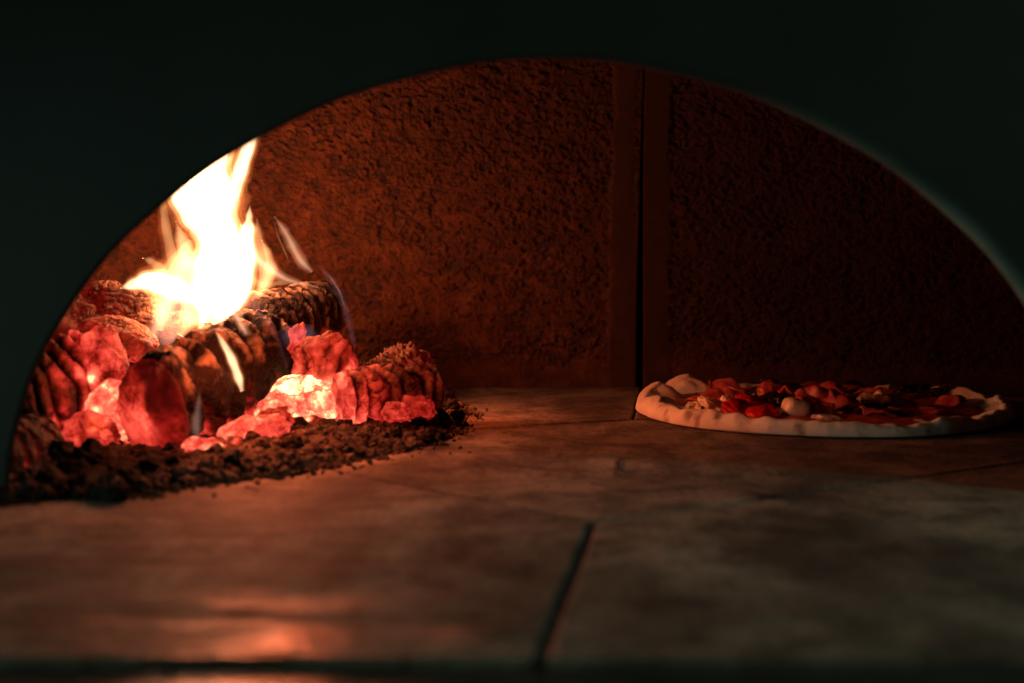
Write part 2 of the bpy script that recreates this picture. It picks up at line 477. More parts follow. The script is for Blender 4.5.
J = fl(592, 522); JF = fl(538, 658); YF = JF.y
L1 = fl(370, 477); R1 = fl(1000, 465)
dL = (L1 - J).normalized(); dR = (R1 - J).normalized()
LW = J + dL * ((-0.75 - J.x) / dL.x); RWp = J + dR * ((0.8 - J.x) / dR.x)
B0, B1 = fl(455, 430), fl(632, 420); dB = (B1 - B0).normalized()
BL = Vector((-0.75, B0.y - 0.01, 0)); BR = Vector((0.8, 1.31, 0))
LWc = J + dL * 0.30                                       # the left seam ends under the ash
K0, K1 = fl(632, 419), fl(642, 388)
dK = (K1 - K0).normalized(); K2 = K0 + dK * 0.25
tile([(J.x - 0.0012, J.y), (JF.x - 0.0014, YF), (-0.85, YF), (-0.85, LWc.y), (LWc.x, LWc.y)], 0.0011, 0.0)
tile([(J.x + 0.0018, J.y), (JF.x + 0.0022, YF), (0.9, YF), (0.9, RWp.y), (RWp.x, RWp.y)], 0.0006, -0.0002)
tile([(J.x, J.y), (RWp.x, RWp.y), (BR.x, BR.y), (B1.x, B1.y), (B0.x, B0.y), (BL.x, BL.y), (-0.85, LWc.y), (LWc.x, LWc.y)], 0.0005, 0.0001)
tile([(BL.x, BL.y), (B0.x, B0.y), (K0.x, K0.y), (K2.x, K2.y), (-0.75, 1.42)], 0.0008, 0.0003)
right_back = tile([(K0.x, K0.y), (K2.x, K2.y), (0.8, 1.42), (BR.x, BR.y)], 0.0014, 0.0)

def crack(pts, w, parent=floor, z=0.0011):
    """a narrow soot-filled crack in the stone"""
    P = [fl(*p) for p in pts]; path = []
    for i in range(len(P) - 1):
        for j in range(8): path.append(P[i].lerp(P[i + 1], j / 8))
    path.append(P[-1]); n = len(path); V = []
    for i, p in enumerate(path):
        d = (path[min(i + 1, n - 1)] - path[max(i - 1, 0)]).normalized(); nn = Vector((-d.y, d.x, 0))
        t = i / (n - 1); ww = w * (0.25 + math.sin(math.pi * min(1, t * 0.95 + 0.05)) * 0.75)
        q = np.array([[p.x * 260, p.y * 260, 0.5]]); s = pn(q)[0] * w * 0.9; ww *= 1 + 0.7 * pn(q + 9)[0]
        V += [p + nn * (s + ww / 2) + Vector((0, 0, z)), p + nn * (s - ww / 2) + Vector((0, 0, z))]
    me = np_mesh('crack', np.array(V), grid_faces(n, 2))
    return link('crack', me, M['soot'], parent)
crack([(622, 458), (617, 464), (619, 471), (613, 478)], 0.0034)
crack([(560, 450), (600, 455), (622, 458)], 0.0007)
crack([(622, 458), (632, 453), (640, 452)], 0.0006)
crack([(742, 494), (765, 497), (790, 497)], 0.0065, z=0.0013)
crack([(180, 543), (205, 552), (226, 562)], 0.0012, z=0.0006)

lb = bmesh.new()
bmesh.ops.create_cube(lb, size=1, matrix=Matrix.Translation((0.0, YF - 0.16, -0.0285)) @ Matrix.Diagonal((2.2, 0.3196, 0.05, 1)))
bmesh.ops.bevel(lb, geom=list(lb.edges), offset=0.0008, segments=2, affect='EDGES')
tag(bm_obj('stone_ledge', lb, M['ledge']), 'dark polished stone ledge along the front edge of the hearth', 'ledge', kind='structure')

# ------------------------------------------------------------------ ash and embers
ash_px = [(-140, 512), (-20, 507), (60, 503), (118, 500), (205, 486), (300, 474), (378, 458), (440, 443), (470, 414), (452, 392)]
edge = [fl(*p) for p in ash_px]
poly = np.array([(p.x, p.y) for p in edge] + [(0.02 - 0.06, 1.30), (-0.3, 1.31), (-0.6, 1.2), (-0.6, 0.84)])

def poly_dist(Q):
    d = np.full(len(Q), 9.0); ins = np.zeros(len(Q), bool); n = len(poly)
    for i in range(n):
        a, b_ = poly[i], poly[(i + 1) % n]; ab = b_ - a
        t = np.clip(((Q - a) @ ab) / (ab @ ab), 0, 1)
        d = np.minimum(d, np.linalg.norm(Q - (a + t[:, None] * ab), axis=1))
        c1 = (a[1] > Q[:, 1]) != (b_[1] > Q[:, 1])
        with np.errstate(divide='ignore', invalid='ignore'):
            xi = (b_[0] - a[0]) * (Q[:, 1] - a[1]) / (b_[1] - a[1]) + a[0]
        ins ^= c1 & (Q[:, 0] < xi)
    return np.where(ins, d, -d)

HOT = [(at(300, 403, 1.085), 0.040, 0.86), (at(340, 412, 1.085), 0.025, 0.78), (at(108, 415, 1.00), 0.035, 0.8), (at(215, 447, 0.955), 0.022, 0.75),
       (at(262, 430, 1.0), 0.022, 0.75), (at(75, 440, 0.97), 0.03, 0.6), (at(170, 455, 0.95), 0.02, 0.5), (at(180, 350, 1.09), 0.05, 0.75), (at(230, 400, 1.05), 0.03, 0.7)]

def bed_height(Q, detail=True):
    d = poly_dist(Q); P3 = np.stack([Q[:, 0], Q[:, 1], Q[:, 0] * 0], 1)
    dn = d + 0.011 * fbm(P3 * 30, 2) + 0.008 * fbm(P3 * 90, 3)
    rise = ss(Q[:, 1] - 0.35 * np.maximum(Q[:, 0] + 0.2, 0), 1.02, 1.13)
    h = 0.0048 * ss(dn, -0.001, 0.045) + 0.003 * ss(dn, 0.02, 0.06) * ss(Q[:, 0], -0.22, -0.16) + 0.040 * ss(dn, 0.03, 0.12) * rise
    if detail:
        f1, f2 = worley(P3 * 230)
        h = h + ss(dn, 0, 0.012) * (0.0024 * (0.6 - f1) + 0.003 * fbm(P3 * 70 + 4, 4))
    return h - 0.004 * (1 - ss(dn, -0.004, 0.004)), dn

def ash_bed():
    step = 0.0016
    xs = np.arange(-0.56, 0.0, step); ys = np.arange(0.77, 1.30, step)
    X, Y = np.meshgrid(xs, ys, indexing='ij'); Q = np.stack([X.ravel(), Y.ravel()], 1)
    h, dn = bed_height(Q)
    P = np.concatenate([Q, h[:, None] + 0.0006], 1)
    heat = np.zeros(len(P))
    nz = fbm(P * 90, 3)
    for p, r_, s in HOT:
        q = np.hypot(Q[:, 0] - p.x, (Q[:, 1] - p.y) * 0.8)
        heat = np.maximum(heat, s * (1 - ss(q * (1 + 0.5 * nz), r_ * 0.45, r_)))
    ashv = np.clip(0.30 + 0.5 * fbm(P * 55 + 8, 4), 0, 1) - 0.7 * (1 - ss(Q[:, 0], -0.26, -0.18))
    F = grid_faces(len(xs), len(ys))
    keep = (dn[F] > -0.007).all(1)
    F = F[keep]
    used = np.unique(F); mp = np.full(len(P), -1); mp[used] = np.arange(len(used))
    me = np_mesh('ash_bed', P[used], mp[F], {'ember_glow': heat[used], 'ash': ashv[used]})
    tag(link('ash_bed', me, M['ash']), 'dark bed of ash with glowing embers under the burning logs', 'ash', kind='stuff')
ash_bed()

# unit icosphere for crumbs and lumps
def ico(sub):
    bm = bmesh.new(); bmesh.ops.create_icosphere(bm, subdivisions=sub, radius=1)
    bm.verts.ensure_lookup_table()
    V = np.array([v.co[:] for v in bm.verts]); F = np.array([[v.index for v in f.verts] for f in bm.faces]); bm.free()
    return V, F

def crumbs():
    V0, F0 = ico(2); rs = np.random.RandomState(11)
    Vs, Fs, hs, as_ = [], [], [], []; n = 0; count = 0
    while count < 7000:
        q = np.array([[rs.uniform(-0.5, -0.02), rs.uniform(0.79, 1.2)]])
        d = poly_dist(q)[0]
        edge_p = math.exp(-((d - 0.012) / 0.022) ** 2)
        if d < -0.05 or rs.rand() > edge_p + 0.12: continue
        if d < 0 and rs.rand() > 0.5 * math.exp(d / 0.012): continue
        s = min(0.0048, 0.00085 * math.exp(rs.exponential(0.48)))
        if d < 0: s = min(s, 0.0020 + 0.02 * d)
        s = max(s, 0.0006)
        h = max(0, bed_height(q, False)[0][0])
        v = V0 * (rs.uniform(0.6, 1.25, 3) * s)
        v = v * (1 + 0.5 * pn(V0 * 1.7 + rs.rand(3) * 90) + 0.25 * pn(V0 * 4 + rs.rand(3) * 90))[:, None]
        v = v @ np.array(Euler(rs.rand(3) * 6).to_matrix())
        Vs.append(v + np.array([q[0, 0], q[0, 1], h + s * 0.35])); Fs.append(F0 + n); n += len(V0)
        hot = max([0] + [sc * (1 - np.hypot(q[0, 0] - p.x, q[0, 1] - p.y) / r_) for p, r_, sc in HOT])
        hs.append(np.full(len(V0), hot * rs.rand() * 1.2)); as_.append(np.full(len(V0), np.clip(rs.normal(0.5, 0.3), 0, 1) * float(ss(q[0, 0], -0.25, -0.17)) - 0.4 * float(1 - ss(q[0, 0], -0.25, -0.2))))
        count += 1
    me = np_mesh('ash_crumbs', np.concatenate(Vs), np.concatenate(Fs), {'ember_glow': np.concatenate(hs), 'ash': np.concatenate(as_)}, smooth=False)
    tag(link('ash_crumbs', me, M['ash']), 'loose brown crumbs of ash and charcoal scattered along the edge of the fire', 'ash', kind='stuff')
crumbs()

def lump(name, c, rad, rot=(0, 0, 0), seed=0, rough=0.18, ribs=0, rib_axis=0, ribd=0.15, heat=0.0, hot_low=0.0, crack_heat=0.0,
         ash=0.4, mat='ember', sub=(90, 130), parent=None, box=2.0, heat_fn=None, ash_top=0.0, fray=0.0):
    """a piece of burning wood or other rounded lump: a closed, displaced body"""
    nu, nv = sub
    u = np.linspace(0, math.pi, nu); w = np.linspace(0, 2 * math.pi, nv, endpoint=False)
    U, Wv = np.meshgrid(u, w, indexing='ij')
    D = np.stack([np.cos(U), np.sin(U) * np.cos(Wv), np.sin(U) * np.sin(Wv)], -1).reshape(-1, 3)
    # superellipsoid towards a block when box > 2
    S = D / (np.sum(np.abs(D) ** box, axis=1) ** (1 / box))[:, None]
    off = np.array([seed * 7.31, seed * 3.17, seed * 1.7])
    rad = np.array(rad); mean = rad.mean()
    P = S * rad
    k = 1 + rough * fbm(D * 1.6 + off, 2) + rough * 0.2 * fbm(P / mean * 3.0 + off, 4)
    ck = np.zeros(len(D))
    if ribs:
        a = P[:, rib_axis] / rad[rib_axis]
        a = a + 0.22 * pn(P / mean * 1.4 + off) + 0.07 * pn(P / mean * 5 + off)
        ck = 1 - np.abs(np.sin(math.pi * ribs * (a + 1) / 2)) ** 0.55
        ck *= 0.6 + 0.6 * ss(pn(P / mean * 2 + off + 5), -0.4, 0.5)
        k = k - ribd * ck
    f1, f2 = worley(P / mean * 3.2 + off)
    cr = (1 - ss(f2 - f1, 0.0, 0.14)) * ss(pn(D * 2 + off + 3), -0.1, 0.4)
    k = k - 0.11 * cr * (rough > 0.08)
    if fray: k = k + fray * np.maximum(0, pn(P / mean * np.array([5, 14, 14]) + off)) 
    P = P * k[:, None]
    P = P @ np.array(Euler([R(q) for q in rot]).to_matrix()).T
    zz = P[:, 2] / max(1e-6, np.abs(P[:, 2]).max())
    attrs = {}
    if mat in ('ember', 'char', 'ash'):
        nz = fbm(P / mean * 1.8 + off, 3)
        h = heat * (1 + 0.26 * nz) + hot_low * ss(-zz + 0.5 * nz, -0.2, 0.9) + crack_heat * ck + 0.5 * crack_heat * cr  # negative values darken grooves: flame-lit ridges painted into the glow
        if heat_fn is not None: h = heat_fn(P, h, nz)
        attrs['ember_glow'] = np.clip(h, 0, 1)
        attrs['ash'] = np.clip(ash + ash_top * ss(zz, 0.2, 0.8) - 0.7 * ck - 0.6 * cr + 0.3 * nz, -0.6, 1)
    P = P + np.array(c)
    F = grid_faces(nu, nv, wrap=True)
    return link(name, np_mesh(name, P, F, attrs), M[mat], parent)

def log(name, A, B, r0, r1, seed=0, checks=9, depth=0.16, cap=0.0, capB=0.0, under=0.0, crack_heat=0.0, body=0.0, ash=0.3, mat='char', parent=None,
        sq=(1.0, 1.0), top_ash=0.4, split=None, heat_fn=None, cap_bulge=0.25):
    """a log: a grid swept from end face to end face, with drying checks round it"""
    A, B = Vector(A), Vector(B); ax = (B - A); L = ax.length; ax.normalize()
    side = ax.cross(Vector((0, 0, 1))).normalized(); up = side.cross(ax).normalized()
    nv = 200; off = np.array([seed * 5.1, seed * 2.3, seed * 9.7])
    prof = []                                               # (axial metres, radius share, end face?)
    for t in np.linspace(0, 1, 26): prof.append((-cap_bulge * r0 * math.sqrt(max(0, 1 - t * t * 0.97)) + cap_bulge * r0 * 0.17, 0.93 * t, 1))
    for t in np.linspace(0.1, 1, 6): prof.append((r0 * 0.16 * t * t, 0.93 + 0.07 * math.sin(t * math.pi / 2), 0.6 * (1 - t)))
    for t in np.linspace(0.02, 0.98, 150): prof.append((r0 * 0.16 + t * (L - (r0 + r1) * 0.16), 1.0, 0))
    for t in np.linspace(0.0, 1, 6): prof.append((L - r1 * 0.16 * (1 - t) ** 2, 1 - 0.07 * (1 - math.cos(t * math.pi / 2)), -0.6 * t))
    for t in np.linspace(0.97, 0, 22): prof.append((L + 0.15 * r1 * (1 - t), 0.93 * t, -1))
    prof = np.array(prof); nu = len(prof)
    th = np.linspace(0, 2 * math.pi, nv, endpoint=False)
    a = np.repeat(prof[:, 0], nv); rr = np.repeat(prof[:, 1], nv); cp = np.repeat(prof[:, 2], nv); T = np.tile(th, nu)
    tt = np.clip(a / L, 0, 1); rad = (r0 + (r1 - r0) * tt)
    ct, st = np.cos(T), np.sin(T)
    loc = np.stack([a, ct * rr * rad, st * rr * rad], 1)
    n1 = fbm(loc / r0 * 0.8 + off, 3)
    # checks across the grain (rings), and along it
    q = a / L * checks + 0.85 * pn(np.stack([a / r0 * 0.8, ct * 0.9, st * 0.9], 1) + off) + 0.10 * pn(loc / r0 * 4 + off)
    ring = (1 - np.abs(np.sin(math.pi * q)) ** 0.7) * ss(pn(np.stack([a / r0 * 1.1, ct * 1.3, st * 1.3], 1) + off + 4), -0.85, -0.25)
    q2 = T / (2 * math.pi) * 13 + 0.8 * pn(loc / r0 * 1.3 + off + 8)
    lng = (1 - np.abs(np.sin(math.pi * q2)) ** 0.35) * ss(pn(loc / r0 * 1.7 + off + 2), -0.1, 0.4) * 0.7
    sidem = 1 - np.abs(cp)
    ck = np.maximum(ring, lng) * np.clip(sidem, 0, 1)
    k = 1 + 0.10 * n1 * sidem + 0.045 * fbm(loc / r0 * 5 + off, 3) - depth * ck
    x = a + np.abs(cp) * (0.06 * r0 * fbm(loc / r0 * 2.2 + off, 3)); ry = ct * rr * rad * k * sq[0]; rz = st * rr * rad * k * sq[1]
    if split is not None:                                   # a deep cleft across the log
        for pos, wdt, dp in split:
            gz = np.exp(-((a + 0.012 * pn(loc / r0 * 1.2 + off) - pos) / wdt) ** 2) * ss(-st, -0.9, 0.3)
            ry *= 1 - dp * gz; rz *= 1 - dp * gz; ck = np.maximum(ck, gz)
    Am = np.array(A)
    P = Am + x[:, None] * np.array(ax) + ry[:, None] * np.array(side) + rz[:, None] * np.array(up)
    zz = st
    nz = fbm(loc / r0 * 1.6 + off + 12, 3)
    h = body * (1 + 0.5 * nz) + crack_heat * ck + under * ss(-zz + 0.6 * nz, 0.15, 0.95)  # below zero, shade between flame-lit ridges is painted into the glow
    h = np.where(cp > 0, np.maximum(h * (1 - cp), cap * (1 + 0.45 * nz) * np.clip(cp * 1.6, 0, 1)), h)
    h = np.where(cp < 0, np.maximum(h * (1 + cp), capB * (1 + 0.45 * nz) * np.clip(-cp * 1.6, 0, 1)), h)
    if heat_fn is not None: h = heat_fn(P, h, nz, a, T, cp)
    av = np.clip(ash + top_ash * ss(zz, 0.0, 0.8) * (0.6 + nz) - 0.9 * ck + 0.35 * nz - 0.5 * np.maximum(cp, 0), 0, 1)
    me = np_mesh(name, P, grid_faces(nu, nv, wrap=True), {'ember_glow': np.clip(h, 0, 1), 'ash': av})
    return link(name, me, M[mat], parent)

# the big log at the front, glowing end towards the mouth
def front_heat(P, h, nz, a, T, cp):
    glow = np.where(cp > 0, 0.38 - 0.16 * ss(np.sin(T) * (1.3 - cp), -0.05, 0.5) + 0.24 * ss(-np.cos(T) * 0.8 - np.sin(T) * 0.35 + 0.5 * nz, -0.5, 0.9) + 0.12 * nz, h)
    return glow
log('burning_log', at(153, 411, 0.955), at(266, 357, 1.11), 0.0325, 0.035, seed=2, checks=5, depth=0.24, cap=0.5, under=0.5, crack_heat=0.12,
    ash=-0.22, top_ash=0.95, sq=(0.86, 1.18), split=[(0.034, 0.009, 0.34)], heat_fn=front_heat)
tag(bpy.data.objects['burning_log'], 'thick front log with rounded glowing red end and banded black bark', 'log')

log('burning_log', at(256, 326, 1.13), at(322, 312, 1.22), 0.026, 0.027, seed=5, checks=8, depth=0.2, under=0.35, crack_heat=0.06, ash=0.16, top_ash=0.2)
tag(C.objects[-1], 'black cracked log lying behind the front log, nearest the back wall', 'log')

log('burning_log', at(14, 402, 0.985), at(92, 376, 1.02), 0.032, 0.030, seed=8, checks=5.5, depth=0.25, cap=0.25, capB=0.6, under=0.25, crack_heat=-0.5, body=0.58, ash=0.55,
    sq=(1.0, 1.12), mat='ember', heat_fn=lambda P, h, nz, a, T, cp: h * (0.25 + 0.75 * ss(P[:, 0] + 0.012 * nz, -0.33, -0.30)))
tag(C.objects[-1], 'ribbed log at the left of the fire, split into thin glowing rings', 'log')

log('burning_log', at(-20, 462, 0.86), at(36, 450, 0.93), 0.022, 0.024, seed=12, checks=4, depth=0.16, capB=0.1, under=0.5, crack_heat=0.35, ash=0.05, top_ash=0.05)
tag(C.objects[-1], 'dark log stub half hidden behind the left foot of the arch', 'log')

def piece(label, *a, name='ember_chunk', cat='ember', group=None, **k):
    o = lump(name, *a, **k); tag(o, label, cat, group); return o

piece('smooth pink glowing chunk beside the red end of the front log', at(103, 372, 1.01), (0.019, 0.02, 0.032), (0, -12, 0), seed=1, rough=0.2, heat=0.56, hot_low=0.32, crack_heat=-0.22, ribs=3, rib_axis=0, ribd=0.07, ash=0.5)
piece('yellow hot chunk wedged low between ribbed log and front log', at(112, 408, 0.995), (0.018, 0.018, 0.02), (10, 10, 30), seed=3, rough=0.18, heat=0.76, ash=0.5)
piece('round red ember with a dark pitted patch at the foot of the ribbed log', at(86, 436, 0.965), (0.021, 0.018, 0.016), (0, 0, 10), seed=4, rough=0.22, heat=0.62, crack_heat=-0.3, ribs=2, ribd=0.06, ash=0.4)
piece('rounded brown chunk topmost of the left pile beside the flame', at(103, 303, 1.12), (0.018, 0.018, 0.019), (0, 20, 0), seed=6, rough=0.25, heat=0.30, ash=0.55)
piece('striped block with fine cracks under the left tip of the flame', at(128, 306, 1.11), (0.022, 0.018, 0.016), (0, 8, 12), seed=7, rough=0.16, ribs=7, rib_axis=2, ribd=0.12, heat=0.30, ash=0.62, box=2.8)
piece('flat smooth ashen slab left below the striped block', at(92, 333, 1.09), (0.021, 0.016, 0.012), (0, -18, 0), seed=9, rough=0.14, heat=0.36, ash=0.75)
piece('flat smooth ashen slab right below the striped block', at(126, 336, 1.08), (0.025, 0.018, 0.013), (0, 22, 0), seed=10, rough=0.14, heat=0.36, ash=0.8)
piece('small rough chunk on the far left shoulder of the pile', at(78, 322, 1.10), (0.018, 0.018, 0.018), (0, 30, 0), seed=11, rough=0.3, heat=0.32, ash=0.5)
piece('broad block holding up the left pile behind the ribbed log', at(70, 352, 1.10), (0.05, 0.035, 0.03), (0, -20, 0), seed=13, rough=0.22, heat=0.25, crack_heat=0.2, ribs=3, ash=0.45)
piece('dark chunk behind the flame base between left pile and black log', at(185, 345, 1.14), (0.045, 0.03, 0.026), (0, 0, 15), seed=14, rough=0.22, heat=0.35, hot_low=0.2, ash=0.4)

piece('round pink ember lump under the thin stick', at(325, 366, 1.09), (0.027, 0.022, 0.025), (0, 20, 0), seed=15, rough=0.17, ribs=4, rib_axis=0, ribd=0.06, heat=0.52, hot_low=0.3, crack_heat=-0.25, ash=0.6)
piece('thin pale stick lying slanted on the pink ember lump', at(319, 346, 1.085), (0.019, 0.007, 0.006), (0, -24, 0), seed=16, rough=0.16, heat=0.42, ash=0.7, name='charred_stick', cat='stick')
piece('upright red wedge between front log and the thin stick', at(287, 356, 1.10), (0.010, 0.012, 0.026), (0, 24, 0), seed=17, rough=0.2, heat=0.55, ash=0.5)
piece('hottest yellow ember right of the front log', at(293, 400, 1.07), (0.026, 0.02, 0.018), (0, -25, 0), seed=18, rough=0.16, heat=0.90, ash=0.5)
piece('hot ember wedged between the front log and the hottest ember', at(274, 413, 1.03), (0.016, 0.014, 0.012), (0, -30, 0), seed=28, rough=0.18, heat=0.80, ash=0.5)
piece('yellow ember slab low before the pink ember lump', at(328, 402, 1.065), (0.026, 0.016, 0.012), (0, 12, 0), seed=19, rough=0.16, heat=0.82, ash=0.5)
log('glowing_log', at(343, 401, 1.05), at(430, 390, 1.095), 0.0215, 0.021, seed=31, checks=5.5, depth=0.26, cap=0.6, capB=0.2, under=0.1, crack_heat=-0.4, body=0.56, ash=0.45, mat='ember',
    sq=(1.0, 1.08), heat_fn=lambda P, h, nz, a, T, cp: h * (0.42 + 0.62 * (1 - ss(P[:, 0] + 0.01 * nz, -0.115, -0.075))))
tag(C.objects[-1], 'pink ribbed log at the right of the fire, breaking into upright lobes', 'log')
piece('frayed ash coated chunk at the right end of the fire', at(404, 379, 1.105), (0.026, 0.022, 0.026), (0, 35, 0), seed=21, rough=0.2, ribs=11, rib_axis=2, ribd=0.16, heat=0.24, hot_low=0.15, crack_heat=-0.1, ash=0.5, ash_top=0.4, fray=0.16)
piece('small deep red ember low at the right tip of the fire', at(417, 408, 1.06), (0.015, 0.012, 0.010), (0, 10, 0), seed=22, rough=0.2, ribs=3, ribd=0.12, heat=0.42, ash=0.3)
piece('fibrous grey crest of ash on top of the pink ribbed log', at(362, 377, 1.09), (0.026, 0.012, 0.008), (0, -14, 0), seed=23, rough=0.35, heat=0.05, ash=0.75, fray=0.6, mat='ash')
piece('deep red ember before the pink ribbed log', at(396, 412, 1.035), (0.010, 0.010, 0.008), (0, 0, 0), seed=24, rough=0.25, ribs=3, rib_axis=2, heat=0.5, ash=0.3)
piece('orange ember right under the front log, before its cleft', at(206, 450, 0.945), (0.016, 0.012, 0.009), (0, 10, 0), seed=25, rough=0.25, heat=0.72, ribs=3, crack_heat=-0.2, ash=0.4)
piece('pink ember heap under the rear of the front log', at(252, 432, 0.985), (0.024, 0.015, 0.012), (0, -15, 0), seed=26, rough=0.28, heat=0.66, ash=0.5)
piece('dark red ember nosing out of the ash below the front log', at(272, 421, 1.0), (0.015, 0.012, 0.01), (0, -20, 0), seed=27, rough=0.3, heat=0.45, ribs=3, ash=0.3)

# lumps of charcoal lying in the ash
rs = np.random.RandomState(5)
lp = [(72, 472, .011), (100, 492, .007), (115, 494, .008), (50, 482, .010), (150, 468, .010), (205, 470, .007), (235, 462, .008), (262, 450, .007), (292, 447, .010),
      (318, 437, .009), (340, 441, .007), (345, 428, .008), (372, 425, .007), (395, 432, .006), (418, 424, .008), (440, 420, .009), (452, 408, .008), (458, 416, .006),
      (428, 436, .006), (300, 428, .009), (280, 436, .009), (320, 421, .008), (180, 478, .006), (130, 478, .008), (90, 458, .012), (62, 455, .011), (365, 440, .006), (405, 415, .008),
      (445, 395, .008), (432, 404, .008), (30, 492, .009)]
for i, (x, y, s) in enumerate(lp):
    z = 0.007 if y < 470 else 0.004; s *= 0.8
    c = fl(x, y, z)
    o = lump('charcoal_lump', c, s * rs.uniform(0.75, 1.2, 3), tuple(rs.rand(3) * 180), seed=30 + i, rough=0.38, heat=0.0, ash=rs.uniform(0.0, 0.3) if x > 150 else -0.5, mat='ash', sub=(28, 40))
    tag(o, 'small dark charcoal lump lying in the ash at the edge of the fire', 'charcoal', 'charcoal lumps in the ash')

# ------------------------------------------------------------------ flames
def tube(name, pts, mat, parent, scale=1.0, flat=1.0, nseg=14, seed=0):
    """closed tongue of gas through (x, y, z, radius) points"""
    P = [Vector(p[:3]) for p in pts]; rr = [p[3] for p in pts]
    S = []; n = len(P)
    for i in range(n - 1):                                   # catmull-rom
        p0, p1, p2, p3 = P[max(i - 1, 0)], P[i], P[i + 1], P[min(i + 2, n - 1)]
        for j in range(8):
            t = j / 8
            q = 0.5 * ((2 * p1) + (p2 - p0) * t + (2 * p0 - 5 * p1 + 4 * p2 - p3) * t * t + (3 * p1 - p0 - 3 * p2 + p3) * t ** 3)
            a = rr[i] + (rr[i + 1] - rr[i]) * (t * t * (3 - 2 * t))
            S.append((q, a))
    S.append((P[-1], rr[-1])); m_ = len(S); V = []
    for i, (q, a) in enumerate(S):
        d = (S[min(i + 1, m_ - 1)][0] - S[max(i - 1, 0)][0]).normalized()
        sx = Vector((d.z, 0, -d.x)); sx = sx.normalized() if sx.length > 1e-6 else Vector((1, 0, 0))
        sy = d.cross(sx).normalized()
        for k in range(nseg):
            t = 2 * math.pi * k / nseg
            w = 1 + 0.12 * math.sin(3 * t + i * 0.35 + seed) + 0.06 * math.sin(i * 0.8 + seed * 2)
            V.append(q + (sx * math.cos(t) * a + sy * math.sin(t) * a * flat) * scale * w)
    V.append(S[0][0]); V.append(S[-1][0])
    bm = bmesh.new(); vs = [bm.verts.new(v) for v in V]
    for i in range(m_ - 1):
        for k in range(nseg):
            k2 = (k + 1) % nseg
            bm.faces.new((vs[i * nseg + k], vs[i * nseg + k2], vs[(i + 1) * nseg + k2], vs[(i + 1) * nseg + k]))
    for k in range(nseg):
        k2 = (k + 1) % nseg
        bm.faces.new((vs[-2], vs[k2], vs[k])); bm.faces.new((vs[-1], vs[(m_ - 1) * nseg + k], vs[(m_ - 1) * nseg + k2]))
    bmesh.ops.recalc_face_normals(bm, faces=bm.faces)
    return bm_obj(name, bm, M[mat], parent, smooth=True)

def flame(label, loc):
    return tag(empty('flame', loc), label, 'flame')

def tongue(parent, pts, Y, kind='hot', flat=0.8, seed=0, dy=0.0):
    """pts: (pixel x, pixel y, half width in pixels); depth Y, leaning dy over its length"""
    W = []; n = len(pts)
    for i, (x, y, w) in enumerate(pts):
        yy = Y + dy * i / max(1, n - 1); p = at(x, y, yy); W.append((p.x, p.y, p.z, pxs(w, yy)))
    sh = {'hot': [('f_out', 1.12), ('f_out', 0.95), ('f_mid', 0.8), ('f_in', 0.6)],
          'warm': [('f_out', 1.15), ('f_out', 0.95), ('f_mid', 0.8), ('f_mid', 0.5)],
          'mid': [('f_out', 1.1), ('f_out', 0.85), ('f_mid', 0.6)],
          'veil': [('f_veil', 1.1), ('f_veil', 0.85), ('f_veil_in', 0.55)],
          'wisp': [('f_wisp', 1.3), ('f_wisp', 0.9), ('f_wisp_in', 0.5)],
          'gas': [('f_blue', 1.3), ('f_blue', 0.8)]}[kind]
    root = None
    for k, (mt, s) in enumerate(sh):
        o = tube('flame_tongue' if k == 0 else 'flame_core', W, mt, parent if k == 0 else root, s, flat, seed=seed)
        if k == 0: root = o
    return root

F1 = flame('tall white hot flame rising from the logs towards the arch', at(200, 340, 1.09))
tongue(F1, [(205, 322, 10), (208, 295, 25), (214, 262, 31), (218, 232, 33), (212, 205, 34), (207, 178, 35), (212, 146, 30), (222, 112, 24), (234, 80, 14), (242, 50, 0.5)], 1.10, 'hot', 0.6, 1)
tongue(F1, [(216, 235, 0.5), (228, 208, 10), (236, 184, 11), (244, 160, 11), (253, 134, 8), (262, 108, 0.5)], 1.10, 'hot', 0.8, 2)
tongue(F1, [(228, 318, 5), (240, 295, 14), (246, 262, 15), (248, 232, 11), (249, 218, 5), (250, 205, 0.5)], 1.11, 'hot', 0.8, 3)
tongue(F1, [(180, 335, 5), (190, 315, 14), (192, 285, 20), (188, 262, 15), (182, 240, 8), (176, 222, 0.5)], 1.08, 'warm', 0.8, 4)
tongue(F1, [(196, 300, 10), (172, 288, 18), (152, 281, 17), (136, 284, 10), (121, 288, 1)], 1.08, 'hot', 0.8, 5)
tongue(F1, [(175, 300, 7), (162, 272, 10), (152, 262, 6), (143, 258, 1)], 1.085, 'mid', 0.8, 6)
tongue(F1, [(176, 290, 8), (172, 255, 9), (166, 228, 8), (163, 205, 6), (161, 188, 1)], 1.09, 'mid', 0.6, 7)
tongue(F1, [(168, 350, 10), (170, 330, 18), (176, 308, 22), (184, 288, 16)], 1.065, 'veil', 0.6, 8)
tongue(F1, [(152, 338, 3), (156, 326, 6), (166, 306, 8), (182, 285, 6)], 1.06, 'mid', 0.8, 9)
tongue(F1, [(258, 298, 3), (264, 278, 9), (262, 255, 10), (258, 235, 6), (257, 218, 1)], 1.11, 'mid', 0.8, 10)
tongue(F1, [(250, 252, 6), (268, 268, 6), (286, 279, 4), (304, 284, 2), (320, 288, 0.5)], 1.10, 'wisp', 0.8, 11)
tongue(F1, [(238, 270, 8), (262, 285, 6), (278, 283, 4), (290, 284, 1)], 1.11, 'mid', 0.8, 12)
tongue(F1, [(222, 300, 8), (234, 312, 5), (244, 330, 4), (252, 348, 1)], 1.05, 'wisp', 0.8, 13)
tongue(F1, [(238, 294, 7), (254, 306, 4), (268, 322, 3), (280, 345, 2), (288, 372, 1)], 1.07, 'gas', 0.7, 14)
